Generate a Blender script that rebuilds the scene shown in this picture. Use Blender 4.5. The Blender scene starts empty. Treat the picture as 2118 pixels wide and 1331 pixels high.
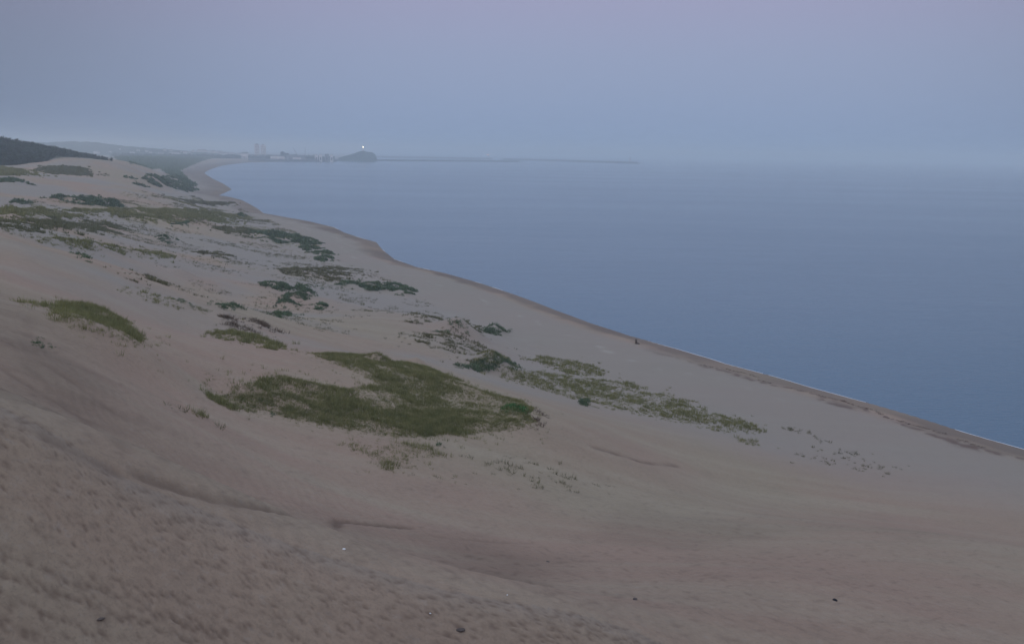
import bpy, math, random
import numpy as np
from mathutils import Matrix, Vector
random.seed(7)
rng = np.random.default_rng(11)
scene = bpy.context.scene
COL = scene.collection

# ------------------------------------------------------------------ camera
W0, H0, FPX = 2118.0, 1331.0, 1900.0
CAM_Z = 48.0
PITCH = math.radians(10.42)
ROLL = math.radians(0.945)
fwd = Vector((0, math.cos(PITCH), -math.sin(PITCH)))
r0 = Vector((1, 0, 0)); u0 = Vector((0, math.sin(PITCH), math.cos(PITCH)))
rgt = math.cos(ROLL) * r0 + math.sin(ROLL) * u0
upv = -math.sin(ROLL) * r0 + math.cos(ROLL) * u0
cd = bpy.data.cameras.new('camera'); cam = bpy.data.objects.new('camera', cd); COL.objects.link(cam)
m = Matrix((rgt, upv, -fwd)).transposed().to_4x4(); m.translation = Vector((0, 0, CAM_Z))
cam.matrix_world = m
cd.sensor_width = 36.0; cd.lens = 36.0 * FPX / W0
cd.clip_start = 0.2; cd.clip_end = 400000.0
cd.dof.use_dof = True; cd.dof.focus_distance = 160.0; cd.dof.aperture_fstop = 3.5
scene.camera = cam

# ------------------------------------------------------------------ sky, light, exposure
def lin(*c):
    return tuple(((v / 255.0) / 12.92 if v / 255.0 <= 0.04045 else ((v / 255.0 + 0.055) / 1.055) ** 2.4) for v in c) + (1.0,)
SUN_EL, SUN_AZ = math.radians(4.0), math.radians(202.0)     # low veiled glow behind the camera, a little left
world = bpy.data.worlds.new('World'); scene.world = world; world.use_nodes = True
nt = world.node_tree; nt.nodes.clear(); N = nt.nodes; L = nt.links
out = N.new('ShaderNodeOutputWorld'); bg = N.new('ShaderNodeBackground')
tc = N.new('ShaderNodeTexCoord'); sp = N.new('ShaderNodeSeparateXYZ'); L.new(tc.outputs['Generated'], sp.inputs[0])
ramp = N.new('ShaderNodeValToRGB'); L.new(sp.outputs['Z'], ramp.inputs[0])
els = ramp.color_ramp.elements
stops = [(0.0, lin(131, 153, 187)), (0.05, lin(137, 155, 189)), (0.10, lin(143, 155, 188)), (0.16, lin(152, 153, 186)),
         (0.35, lin(182, 192, 228)), (0.7, lin(210, 224, 255)), (1.0, lin(214, 232, 255))]
els[0].position, els[0].color = stops[0]; els[1].position, els[1].color = stops[-1]
for p, c in stops[1:-1]:
    e = els.new(p); e.color = c
# the afterglow is strongest a little right of straight ahead and dims slowly to the sides
mul = N.new('ShaderNodeVectorMath'); mul.operation = 'DOT_PRODUCT'
L.new(tc.outputs['Generated'], mul.inputs[0]); mul.inputs[1].default_value = (math.sin(math.radians(6)), math.cos(math.radians(6)), 0)
mr = N.new('ShaderNodeMapRange'); mr.interpolation_type = 'SMOOTHSTEP'
L.new(mul.outputs['Value'], mr.inputs['Value'])
mr.inputs['From Min'].default_value = 0.78; mr.inputs['From Max'].default_value = 1.0
mr.inputs['To Min'].default_value = 0.62; mr.inputs['To Max'].default_value = 1.0
hi_ = N.new('ShaderNodeMapRange'); hi_.interpolation_type = 'SMOOTHSTEP'; L.new(sp.outputs['Z'], hi_.inputs['Value'])
hi_.inputs['From Min'].default_value = 0.1; hi_.inputs['From Max'].default_value = 0.7; hi_.inputs['To Min'].default_value = 0.3
mx_ = N.new('ShaderNodeMath'); mx_.operation = 'MAXIMUM'; L.new(mr.outputs['Result'], mx_.inputs[0]); L.new(hi_.outputs['Result'], mx_.inputs[1])
gm = N.new('ShaderNodeVectorMath'); gm.operation = 'SCALE'
L.new(ramp.outputs['Color'], gm.inputs[0]); L.new(mx_.outputs[0], gm.inputs['Scale'])
sky = N.new('ShaderNodeTexSky'); sky.sky_type = 'NISHITA'; sky.sun_disc = False
sky.sun_elevation = SUN_EL; sky.sun_rotation = SUN_AZ; sky.dust_density = 3.0
sks = N.new('ShaderNodeVectorMath'); sks.operation = 'SCALE'; sks.inputs['Scale'].default_value = 0.014
L.new(sky.outputs[0], sks.inputs[0])
add = N.new('ShaderNodeVectorMath'); add.operation = 'ADD'
L.new(gm.outputs[0], add.inputs[0]); L.new(sks.outputs[0], add.inputs[1])
L.new(add.outputs[0], bg.inputs['Color']); bg.inputs['Strength'].default_value = 1.0
L.new(bg.outputs[0], out.inputs['Surface'])
sd_ = bpy.data.lights.new('sun', 'SUN'); sun = bpy.data.objects.new('sun', sd_); COL.objects.link(sun)
sd_.energy = 0.55; sd_.angle = math.radians(24); sd_.color = (1.0, 0.80, 0.66)
_d = Vector((math.sin(SUN_AZ) * math.cos(math.radians(14)), math.cos(SUN_AZ) * math.cos(math.radians(14)), math.sin(math.radians(14))))
sun.rotation_euler = _d.to_track_quat('Z', 'Y').to_euler()
scene.view_settings.view_transform = 'Standard'; scene.view_settings.look = 'None'
scene.view_settings.exposure = 0.0; scene.view_settings.gamma = 1.0
scene.view_settings.use_curve_mapping = False
scene.render.engine = 'CYCLES'
cy = scene.cycles
cy.max_bounces = 6; cy.diffuse_bounces = 2; cy.glossy_bounces = 2; cy.volume_bounces = 2; cy.transmission_bounces = 2
cy.use_denoising = True; cy.pixel_filter_type = 'BLACKMAN_HARRIS'; cy.filter_width = 1.5

# ------------------------------------------------------------------ helpers
def ray(px, py):
    px, py = float(px), float(py)
    return fwd + ((px - W0 / 2) / FPX) * rgt - ((py - H0 / 2) / FPX) * upv
def at_z(px, py, z):
    d = ray(px, py); t = (z - CAM_Z) / d.z
    return (d.x * t, d.y * t, z)
def at_d(px, py, dist):
    d = ray(px, py); t = dist / math.hypot(d.x, d.y)
    return (d.x * t, d.y * t, CAM_Z + d.z * t)
def sstep(x, a, b):
    t = np.clip((x - a) / (b - a), 0, 1); return t * t * (3 - 2 * t)
def _hash(ix, iy, seed):
    h = (ix.astype(np.int64) * 374761393 + iy.astype(np.int64) * 668265263 + seed * 1442695041) & 0xffffffff
    h = ((h ^ (h >> 13)) * 1274126177) & 0xffffffff
    return ((h ^ (h >> 16)) & 0xffffff) / float(0xffffff)
def vnoise(x, y, seed=0):
    x = np.asarray(x, float); y = np.asarray(y, float)
    ix = np.floor(x); iy = np.floor(y); fx = x - ix; fy = y - iy
    fx = fx * fx * (3 - 2 * fx); fy = fy * fy * (3 - 2 * fy)
    a = _hash(ix, iy, seed); b = _hash(ix + 1, iy, seed); c = _hash(ix, iy + 1, seed); d = _hash(ix + 1, iy + 1, seed)
    return (a * (1 - fx) + b * fx) * (1 - fy) + (c * (1 - fx) + d * fx) * fy - 0.5
def fbm(x, y, oct=4, seed=0):
    s = 0; a = 1.0; t = 0
    for i in range(oct):
        s = s + a * vnoise(x * 2 ** i + 17.3 * i, y * 2 ** i - 9.1 * i, seed + i); t += a; a *= 0.5
    return s / t * 2
def in_poly(x, y, P):
    c = np.zeros(np.shape(x), bool); n = len(P); j = n - 1
    for i in range(n):
        xi, yi = P[i]; xj, yj = P[j]
        if yi != yj:
            c ^= ((yi > y) != (yj > y)) & (x < (xj - xi) * (y - yi) / (yj - yi) + xi)
        j = i
    return c
def seg_dist(x, y, P, closed=True):
    best = np.full(np.shape(x), 1e18); n = len(P)
    for i in range(n if closed else n - 1):
        ax, ay = P[i]; bx, by = P[(i + 1) % n]; dx, dy = bx - ax, by - ay
        t = np.clip(((x - ax) * dx + (y - ay) * dy) / max(dx * dx + dy * dy, 1e-12), 0, 1)
        best = np.minimum(best, (x - ax - t * dx) ** 2 + (y - ay - t * dy) ** 2)
    return np.sqrt(best)

# ------------------------------------------------------------------ coast line (world points at sea level)
SHORE_PX = [(2118, 930), (1990, 893), (1890, 861), (1790, 832), (1700, 808), (1600, 779), (1500, 752), (1400, 722), (1300, 694), (1220, 668),
            (1150, 642), (1080, 615), (1000, 588), (920, 565), (860, 552), (815, 536), (790, 516), (778, 501), (742, 491), (712, 481), (690, 470),
            (640, 458), (590, 449), (545, 441), (530, 430), (500, 414), (478, 408), (452, 404), (466, 398), (479, 392), (463, 381), (440, 370), (421, 358), (437, 349), (462, 342), (505, 336.5)]
shore_w = [at_z(px, py, 0)[:2] for px, py in SHORE_PX]
far_w = [at_z(560, 334.5, 0)[:2], at_z(690, 334.3, 0)[:2], at_z(700, 330, 0)[:2], at_z(760, 327, 0)[:2], at_z(780, 323, 0)[:2]]
def lp(p):
    return (math.atan2(p[0], p[1]), math.log(math.hypot(*p)))
ex = []
bx, by = shore_w[0]; dxn, dyn = 0.60, -0.80
for t in (40, 90, 150, 230, 400, 800, 2000, 6000, 20000):
    ex.append((bx + dxn * t, by + dyn * t))
PI = math.pi
POLY = ([(-PI - .1, 0.0), (-PI - .1, 12.0), (far_w[-1][0] * 0 + lp(far_w[-1])[0] - 0.01, 12.0)] + [lp(p) for p in reversed(far_w)] +
        [lp(p) for p in reversed(shore_w)] + [lp(p) for p in ex] + [(math.radians(143.1), 12.0), (PI + .1, 12.0), (PI + .1, 0.0)])
EDGE = POLY[2:-2]

# ------------------------------------------------------------------ height controls: (px, py, distance) and (azimuth, distance, height)
CP = [(0,1331,12),(300,1331,13.2),(600,1331,14.6),(900,1331,16.8),(1200,1331,21.5),(1600,1331,32),(2118,1331,43),
      (0,1200,16.2),(300,1200,17.2),(600,1200,18.6),(900,1225,20.5),(1200,1200,31),(1600,1200,50),(2118,1200,65),
      (0,1050,21),(200,1080,21),(450,1120,22.3),
      (0,832,29.5),(150,908,28.5),(280,985,27.5),(450,1060,27),(600,1118,26.3),(750,1165,26),
      (0,800,47),(150,880,48),(280,950,50),(450,1025,48),(600,1085,46),(780,1140,46),
      (0,700,68),(0,615,92),(100,640,93),(190,665,90),(285,705,86),(120,603,125),(300,650,130),(400,690,128),
      (200,850,60),(400,900,64),(400,985,55),(600,950,72),(600,1050,56),(300,780,80),(500,760,98),(450,820,88),
      (800,1100,56),(1000,1100,62),(1000,1200,44),(1300,1100,68),(1600,1100,77),(1850,1100,80),(2118,1100,88),
      (700,780,106),(1000,850,106),(700,890,85),(1000,900,94),(1090,885,98),
      (640,732,118),(760,742,122),(860,765,120),(960,805,113),(1100,845,108),(600,722,125),(500,700,128),
      (750,700,172),(860,720,168),(1000,770,158),(1150,830,140),(950,650,212),(700,650,215),
      (850,950,80),(1200,1000,86),(1300,1000,92),(1300,900,120),(1200,860,125),(1500,940,124),(1500,1000,108),(1700,930,140),(1700,1000,118),
      (1400,840,155),(1560,880,151),(1250,790,176),(1110,720,210),(880,625,275),(1700,880,163),(1900,935,154),(1900,1000,128),(2118,975,155),(2118,1020,132),
      (600,640,228),(400,610,235),(200,565,225),(0,492,160),(100,512,166),(180,535,172),(0,560,122),(0,475,240),(150,500,250),
      (600,560,318),(450,520,375),(250,500,325),(100,470,300),(0,440,350),(300,440,480),(450,450,560),(600,500,440),(700,540,365),
      (100,410,480),(300,400,650),(400,400,800),(0,385,540),(150,370,700),(300,370,850),
      (60,352,840),(0,350,820),(30,353,850),(100,340,900),(140,326,930),(220,336,960),(290,339,950),(345,354,930),(395,375,990),
      (400,350,1500),(330,340,1300),(220,330,1300),(300,327,3000),(440,329,3600),(430,345,2200),
      (0,305,1150),(60,308,1180),(130,320,1200),(50,344,960),(0,340,980),(180,327,1250)]
ctl = []
for px, py, d in CP:
    x, y, z = at_d(px, py, d); a, b = lp((x, y)); ctl.append((a, b, z))
for az, d, z in [(0,1.5,46.4),(-60,1.5,46.5),(60,1.5,46.2),(120,1.5,46.4),(-120,1.5,46.6),(180,1.5,46.5),(-178,1.5,46.5),
                 (-20,4,45.2),(10,5,44.2),(30,10,40.5),(10,12,40.3),(0,20,36.8),(15,22,34.5),(29,25,33.5),(-10,3,45.7),
                 (60,30,33),(60,80,16),(60,130,4),(100,40,33),(100,110,12),(100,170,4),(150,60,38),(150,300,25),(-150,60,42),(-150,400,28),
                 (-90,30,45),(-90,100,40),(-90,400,28),(-60,30,42),(-60,80,38),(-60,180,34),(-60,500,28),(-60,1200,50),(-45,50,38),(-45,140,34),(-45,320,24),(-45,1100,52),(-40,700,27),
                 (178,200,38),(-60,4000,12),(-35,3500,14),(-30,2200,22),(-110,3000,15),(150,3000,15),(-24,4500,6),(-16,5500,3),(-60,12000,10),(-20,12000,4),(150,12000,10),(-150,12000,10)]:
    ctl.append((math.radians(az), math.log(d), z))
ctl = np.array(ctl)
def _k(r2):
    return 0.5 * r2 * np.log(r2 + 1e-12)
n = len(ctl); A = np.zeros((n + 3, n + 3))
r2 = (ctl[:, None, 0] - ctl[None, :, 0]) ** 2 + (ctl[:, None, 1] - ctl[None, :, 1]) ** 2
A[:n, :n] = _k(r2) + 0.0006 * np.eye(n); A[:n, n] = 1; A[:n, n + 1:] = ctl[:, :2]; A[n, :n] = 1; A[n + 1:, :n] = ctl[:, :2].T
wts = np.linalg.solve(A, np.concatenate([ctl[:, 2], np.zeros(3)]))
def tps(a, b):
    s = wts[n] + wts[n + 1] * a + wts[n + 2] * b
    for i in range(n):
        s = s + wts[i] * _k((a - ctl[i, 0]) ** 2 + (b - ctl[i, 1]) ** 2)
    return s
def shore_sd(a, b, d):
    s = seg_dist(a, b, EDGE, closed=False) * d
    return np.where(in_poly(a, b, POLY), s, -s)
MOUNDS = []      # x, y, half length, half width, angle, height, sharpness
PATCHES = []     # world polygon, bump height
def base_h(x, y, extra=2):
    x = np.asarray(x, float); y = np.asarray(y, float)
    d = np.maximum(np.hypot(x, y), 1.0); a = np.arctan2(x, y); b = np.log(d)
    t = tps(a, b); sd = shore_sd(a, b, d)
    wob = 3.0 * fbm(x / 30, y / 30, 2, 5)
    far = np.clip(d / 1200, 0, 3)
    prof = np.where(sd > 0, 2.3 * (1 - np.exp(-np.maximum(sd, 0) / 11.0)) + 0.012 * np.minimum(sd, 120), np.maximum(0.07 * sd, -9))
    w = sstep(sd + wob, 14 + 10 * far, 62 + 60 * far)
    z = prof * (1 - w) + np.maximum(t, 2.6) * w
    amp = sstep(d, 105, 175) * sstep(sd, 40, 90) * (1 - sstep(d, 1600, 3000) * 0.6)
    rid = 1 - np.abs(fbm(x / 34 + y / 90, y / 30, 3, 21)) * 2.2
    z = z + amp * (1.3 * fbm(x / 60, y / 45, 3, 3) + 0.85 * np.maximum(rid, 0) * (0.5 + fbm(x / 70, y / 70, 2, 9)))
    z = z + amp * 0.28 * fbm(x / 7, y / 7, 3, 33)
    z = z + sstep(d, 18, 60) * 0.22 * fbm(x / 16, y / 16, 2, 44) * sstep(sd, 5, 30)
    if extra:
        for mx, my, hl, hw, ang, hh, sh in MOUNDS:
            ca, sa = math.cos(ang), math.sin(ang)
            u = ((x - mx) * ca + (y - my) * sa) / hl; v = (-(x - mx) * sa + (y - my) * ca) / hw
            r = np.sqrt(u * u + v * v); q = np.clip(1 - r, 0, 1)
            z = z + hh * (q ** sh) * (1 + 0.12 * fbm(x / 4, y / 4, 2, 8))
        for P, hh, fe in (PATCHES if extra == 2 else []):
            bb = (min(p[0] for p in P) - fe, max(p[0] for p in P) + fe, min(p[1] for p in P) - fe, max(p[1] for p in P) + fe)
            k = (x > bb[0]) & (x < bb[1]) & (y > bb[2]) & (y < bb[3])
            if not np.any(k): continue
            xs, ys = x[k], y[k]
            s = seg_dist(xs, ys, P); s = np.where(in_poly(xs, ys, P), s, -s)
            z[k] += hh * sstep(s, -fe * 0.3, fe) * (1 + 1.1 * fbm(xs / 4.2, ys / 4.2, 2, 61))
    return z, sd
def H(x, y):
    z, _ = base_h(np.atleast_1d(x), np.atleast_1d(y)); return z

# vectorised hit of pixels on the ground
def hits(pts, lo=5.0, hi=6000.0, fn=None):
    fn = fn or (lambda x, y: base_h(x, y, False)[0])
    ds = np.exp(np.linspace(math.log(lo), math.log(hi), 420))
    R = np.array([list(ray(px, py)) for px, py in pts]); hn = np.hypot(R[:, 0], R[:, 1])
    ux, uy, uz = R[:, 0] / hn, R[:, 1] / hn, R[:, 2] / hn
    X = ux[:, None] * ds; Y = uy[:, None] * ds; Zr = CAM_Z + uz[:, None] * ds
    G = fn(X.ravel(), Y.ravel()).reshape(X.shape)
    G = np.maximum(G, 0)
    below = Zr < G
    idx = np.where(below.any(1), below.argmax(1), len(ds) - 1); idx = np.maximum(idx, 1)
    r = np.arange(len(pts)); f0 = Zr[r, idx - 1] - G[r, idx - 1]; f1 = Zr[r, idx] - G[r, idx]
    t = np.clip(f0 / np.maximum(f0 - f1, 1e-9), 0, 1); dd = ds[idx - 1] * (1 - t) + ds[idx] * t
    return [(float(ux[i] * dd[i]), float(uy[i] * dd[i])) for i in range(len(pts))]

# ------------------------------------------------------------------ plant patches: kind, species, density per square metre, swell, outline in the photograph, label
PL = [
 ('g','grass',13,.22,[(437,785),(520,793),(570,776),(640,790),(720,806),(780,800),(700,762),(640,732),(742,735),(800,752),(865,757),(950,790),(1010,815),(1075,828),(1110,850),(1105,872),(1080,888),(1000,893),(850,900),(720,893),(680,880),(600,868),(545,852),(505,845),(470,842),(452,812)],'broad olive beach grass carpet filling the middle foreground of the dune'),
 ('g','grass',10.5,.0,[(452,812),(470,842),(545,852),(600,868),(720,893),(850,900),(1000,893),(1080,885),(1040,855),(930,845),(850,850),(700,835),(600,822),(500,812)],'lower fringe of shorter olive grass along the near side of the big carpet'),
 ('g','grass',2.6,.12,[(700,920),(760,912),(840,918),(905,925),(935,942),(890,952),(850,955),(905,970),(800,975),(740,950)],'loose olive grass patch on bare sand just below the big grass carpet'),
 ('g','sparse',0.9,.05,[(930,935),(1100,955),(1200,985),(1275,1015),(1235,1025),(1120,1010),(1040,1000),(960,1005),(850,985),(940,975)],'scattered grass tufts trailing right across the bare lower slope'),
 ('g','grass',6,.3,[(98,634),(140,628),(185,634),(230,650),(265,666),(290,702),(282,716),(240,704),(190,694),(145,678),(105,662)],'dense dark grass cap on the left dune crest'),
 ('g','grass',3,.15,[(20,622),(60,623),(102,630),(100,640),(60,632)],'thin grass strip running left from the dense crest cap'),
 ('g','grass',4.5,.3,[(430,682),(480,684),(545,697),(597,722),(560,722),(500,708),(450,700)],'olive grass rim along the curved crest left of centre'),
 ('g','brown',3.2,.3,[(430,655),(470,655),(530,660),(582,688),(540,695),(480,680),(445,668)],'brown withered scrub behind the curved grassy crest'),
 ('g','sparse',1.9,.4,[(800,695),(850,688),(910,688),(985,708),(1030,730),(960,742),(880,728),(840,710)],'speckled olive tufts on the low swell behind the big carpet'),
 ('g','grass',1.7,.3,[(1050,770),(1100,768),(1160,775),(1280,788),(1370,812),(1430,838),(1500,862),(1560,888),(1540,897),(1470,888),(1390,870),(1290,852),(1220,838),(1150,812),(1080,800)],'long grey green grass band slanting toward the beach'),
 ('g','grass',1.4,.25,[(1070,742),(1130,738),(1200,748),(1260,768),(1240,778),(1160,770),(1130,755)],'small open grass patch on the seaward side of the green hummock'),
 ('g','sparse',1.2,.05,[(1570,865),(1620,875),(1680,895),(1725,912),(1700,918),(1640,896)],'thin grass line nearest the beach at right'),
 ('g','grass',2.0,.08,[(1520,906),(1560,910),(1575,924),(1545,922)],'small detached grass tuft group below the right end of the band'),
 ('g','sparse',1.1,.25,[(560,555),(640,552),(710,552),(770,562),(740,578),(660,580),(600,572)],'pale dry grass speckling a rise above the double green thicket'),
 ('g','grass',0.7,.9,[(0,432),(60,428),(110,438),(200,436),(300,432),(430,438),(520,442),(430,458),(340,462),(280,455),(190,452),(120,458),(0,456)],'far dark green grass belt across the left dunes'),
 ('g','yellow',0.9,.3,[(0,460),(100,456),(200,458),(270,470),(250,482),(150,480),(60,480),(0,478)],'yellow green meadow strip at the left edge'),
 ('g','grass',0.8,.5,[(60,492),(140,495),(220,506),(320,520),(380,532),(350,538),(260,526),(170,515),(90,502)],'narrow olive grass line slanting through the left hollow'),
 ('g','yellow',0.7,.5,[(440,470),(500,472),(545,482),(520,492),(470,485)],'yellow green tuft bank left of the dark creeping bushes'),
 ('g','sparse',0.8,.5,[(400,522),(450,520),(500,535),(470,542),(410,532)],'faint olive tufts in the hollow left of centre'),
 ('g','grass',1.3,.2,[(230,600),(275,600),(330,612),(380,625),(435,642),(420,645),(340,634),(270,618)],'thin grass chain along the sand ridge at left'),
 ('g','sparse',.5,.0,[(310,822),(360,835),(440,858),(430,872),(380,858),(320,838)],'few grass tufts alone on the left bowl slope'),
 ('g','sparse',1.3,.3,[(820,655),(870,652),(925,660),(890,672),(835,668)],'low olive tufts left of the pointed dune hummock'),
 ('g','sparse',0.9,.2,[(370,412),(480,418),(470,424),(390,420)],'faint far grass streak near the shore bend'),
 ('g','sparse',0.6,.0,[(1700,925),(1780,930),(1870,975),(1900,1000),(1800,990),(1700,960),(1560,960)],'dark sprigs dotted over the flat sand at right'),
 ('g','brown',1.6,.1,[(1080,850),(1110,845),(1140,868),(1125,885),(1090,888)],'reddish brown withered stems at the right tip of the big carpet'),
 ('g','sparse',1.4,.1,[(240,565),(330,575),(375,592),(340,590),(270,578)],'brown tufts on the lower lip of the left sand ridge'),
 ('g','grass',.5,.5,[(0,345),(40,352),(70,362),(40,364),(0,362)],'far grass patch at the left edge below the forest'),
 ('g','yellow',.4,.6,[(100,345),(180,350),(175,362),(110,360),(80,352)],'far scrub in the hollow below the forest'),
 ('g','sparse',2.6,.1,[(915,686),(935,664),(950,655),(975,668),(1000,684),(960,692)],'thin grass flecking the pointed sand hummock'),
 ('g','grass',2.6,.05,[(965,756),(990,736),(1018,728),(1045,738),(1070,758),(1020,768)],'brown green grass on the rounded hummock in the middle'),
 # distinct green thickets
 ('s','creeper',3.0,.9,[(690,592),(720,584),(780,586),(825,592),(858,606),(850,613),(800,606),(745,600)],'large bright green thicket over a sand hump right of centre'),
 ('s','creeper',3.0,.8,[(528,586),(560,587),(600,592),(612,600),(580,600),(545,594)],'small dark green thicket left end of the middle row'),
 ('s','creeper',3.4,.9,[(612,592),(640,588),(652,602),(640,614),(618,608)],'upright green thicket in the middle row between two others'),
 ('s','creeper',3.4,.8,[(590,612),(640,604),(660,612),(630,620),(598,620)],'green thicket just below the upright one in the middle'),
 ('s','creeper',3.4,.7,[(568,628),(600,622),(618,632),(595,640),(575,636)],'round green thicket lowest of the middle cluster'),
 ('s','creeper',3.4,.7,[(643,632),(662,628),(680,636),(660,641)],'small green bush right of the lowest middle thicket'),
 ('s','creeper',3.0,.4,[(560,648),(590,645),(603,652),(575,656)],'faint green clump under the lowest middle thicket'),
 ('s','creeper',1.6,1.0,[(515,485),(560,480),(605,488),(620,498),(570,502),(535,495)],'far dark green bush on the dune above centre left'),
 ('s','creeper',1.6,.8,[(600,490),(650,497),(672,504),(630,508),(600,502)],'far green bush just right of the largest far one'),
 ('s','creeper',1.6,.6,[(615,512),(650,508),(670,514),(640,518)],'far green bush second from the top of the slanting row'),
 ('s','creeper',1.6,.6,[(640,522),(670,518),(690,526),(665,530)],'far green bush third in the slanting row'),
 ('s','creeper',1.6,.6,[(650,532),(680,530),(690,538),(665,541)],'far green bush last in the slanting row'),
 ('s','creeper',1.4,1.0,[(305,492),(340,489),(368,492),(355,505),(335,498)],'dark far bush draped over a small hump in the left hollow'),
 ('s','creeper',1.4,.9,[(350,466),(390,463),(408,470),(385,474)],'small dark far bush above the draped one'),
 ('s','creeper',1.4,1.0,[(485,444),(500,438),(510,446),(495,450)],'dark peaked bush near the far bend of the shore'),
 ('s','creeper',.8,1.6,[(85,412),(160,410),(235,420),(265,426),(200,426),(140,418)],'long dark green thicket high on the far left dunes'),
 ('s','creeper',.8,1.2,[(20,420),(50,417),(62,421),(35,424)],'short dark thicket at far left beside the long one'),
 ('s','creeper',.25,2.5,[(250,374),(300,368),(345,366),(385,370),(402,392),(370,392),(310,382)],'large dark green scrub mass below the far sand hill'),
 ('s','creeper',.6,1.0,[(0,373),(40,373),(72,382),(40,384),(0,380)],'dark scrub tongue at the left edge of the far dune'),
 ('s','creeper',3.2,.2,[(935,752),(975,742),(1010,730),(1045,738),(1075,760),(1050,768),(1000,765),(960,764)],'dark green thicket covering the rounded hummock in the middle'),
 ('s','creeper',2.6,.15,[(890,686),(915,672),(945,656),(958,662),(985,676),(960,684),(930,680),(905,690)],'dark green thicket on the pointed sand hummock'),
 ('s','creeper',2.6,.4,[(1000,680),(1030,676),(1050,688),(1020,694)],'small green bush right of the pointed hummock'),
 ('s','bright',6,.3,[(1035,845),(1060,842),(1085,858),(1065,864),(1045,857)],'bright fresh green clump at the right of the big grass carpet'),
 ('s','creeper',6,.4,[(1200,832),(1214,829),(1218,837),(1205,840)],'single dark bush at the lower edge of the long grass band'),
 ('s','creeper',6,.4,[(903,917),(920,918),(922,926),(905,925)],'single dark green bush below the big grass carpet'),
 ('s','grass',7,.15,[(785,945),(808,952),(812,972),(795,970)],'olive green bush at the foot of the lower grass patch'),
 ('s','creeper',7,.5,[(70,712),(88,712),(88,722),(74,722)],'dark round bush alone on the left slope'),
 ('s','creeper',7,.3,[(98,714),(114,716),(116,722),(104,722)],'smaller bush beside the dark round one on the left slope'),
 ('s','creeper',7,.3,[(74,700),(90,700),(94,704),(78,705)],'low green sprig above the dark round bush on the left slope'),
 ('s','grass',6,.1,[(392,848),(412,850),(432,864),(405,864)],'green bush at the end of the tuft line on the bowl slope'),
 ('s','creeper',3,.5,[(435,632),(480,630),(505,640),(470,642)],'green brown bush in the valley above the withered scrub'),
 ('s','creeper',6,.45,[(550,853),(570,856),(570,866),(552,863)],'dark round bush under the lower left edge of the big carpet'),
 ('s','creeper',3,.5,[(355,622),(380,626),(405,638),(385,637)],'dark green bush on the thin grass chain at left'),
 ('s','creeper',2.2,.5,[(135,518),(160,520),(182,538),(165,534)],'dark bush at the tip of the left sand ridge crest'),
]
_c = np.random.default_rng(5)
# sand mounds and the hollows in front of them
for (px, py, hlp, hwp, ang, hh, sh) in [(1016, 764, 8.5, 6.5, .5, 3.4, 1.1), (950, 688, 8.5, 6.0, .3, 3.3, 1.1), (1022, 688, 5, 4, .2, 1.6, 1.2),
        (782, 748, 2.2, 1.8, .0, 1.1, 1.0), (862, 752, 2.4, 1.8, .3, 1.2, 1.0), (380, 568, 4.5, 3, .2, 1.7, 1.0), (497, 446, 16, 9, .3, 4.5, 1.1), (1115, 715, 3, 2, 0, .8, 1.2),
        (345, 500, 11, 7, .2, 2.2, 1.1)]:
    (x, y), = hits([(px, py)])
    MOUNDS.append((x, y, hlp, hwp, ang, hh, sh))
polys_w = []
for k, sp_, dens, bump, P, lab in PL:
    wpts = hits(P, fn=lambda a_, b_: base_h(a_, b_, 1)[0]); polys_w.append(wpts)
    cx = np.mean([p[0] for p in wpts]); cyy = np.mean([p[1] for p in wpts])
    PATCHES.append((wpts, bump, 1.2 + math.hypot(cx, cyy) / 160.0))

# ------------------------------------------------------------------ materials
def mat(name):
    mt = bpy.data.materials.new(name); mt.use_nodes = True
    t = mt.node_tree; b = t.nodes['Principled BSDF']; return mt, t, b
def nnode(t, typ, **kw):
    nd = t.nodes.new(typ)
    for k, v in kw.items():
        if k in nd.inputs: nd.inputs[k].default_value = v
        else: setattr(nd, k, v)
    return nd
def mixc(t, a, b, fac, mode='MIX'):
    mx = t.nodes.new('ShaderNodeMix'); mx.data_type = 'RGBA'; mx.blend_type = mode
    for s, v in ((0, fac), (6, a), (7, b)):
        if hasattr(v, 'is_output'): t.links.new(v, mx.inputs[s])
        else: mx.inputs[s].default_value = v
    return mx.outputs[2]
def rng_node(t, v, a, b, c=0.0, d=1.0):
    r = t.nodes.new('ShaderNodeMapRange'); t.links.new(v, r.inputs['Value'])
    r.inputs['From Min'].default_value = a; r.inputs['From Max'].default_value = b
    r.inputs['To Min'].default_value = c; r.inputs['To Max'].default_value = d
    return r.outputs['Result']
def mathn(t, op, a, b):
    q = t.nodes.new('ShaderNodeMath'); q.operation = op
    for i, v in enumerate((a, b)):
        if hasattr(v, 'is_output'): t.links.new(v, q.inputs[i])
        else: q.inputs[i].default_value = v
    return q.outputs[0]
def simple(name, col, rough=0.8, var=0.25, scale=3.0):
    mt, t, b = mat(name); g = t.nodes.new('ShaderNodeNewGeometry')
    nz = nnode(t, 'ShaderNodeTexNoise', Scale=scale, Detail=4.0); t.links.new(g.outputs['Position'], nz.inputs['Vector'])
    c2 = tuple(v * (1 - var) for v in col[:3]) + (1,); c1 = tuple(min(1, v * (1 + var)) for v in col[:3]) + (1,)
    t.links.new(mixc(t, c2, c1, rng_node(t, nz.outputs['Fac'], .3, .7)), b.inputs['Base Color'])
    b.inputs['Roughness'].default_value = rough; b.inputs['Specular IOR Level'].default_value = 0.2
    return mt
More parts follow.
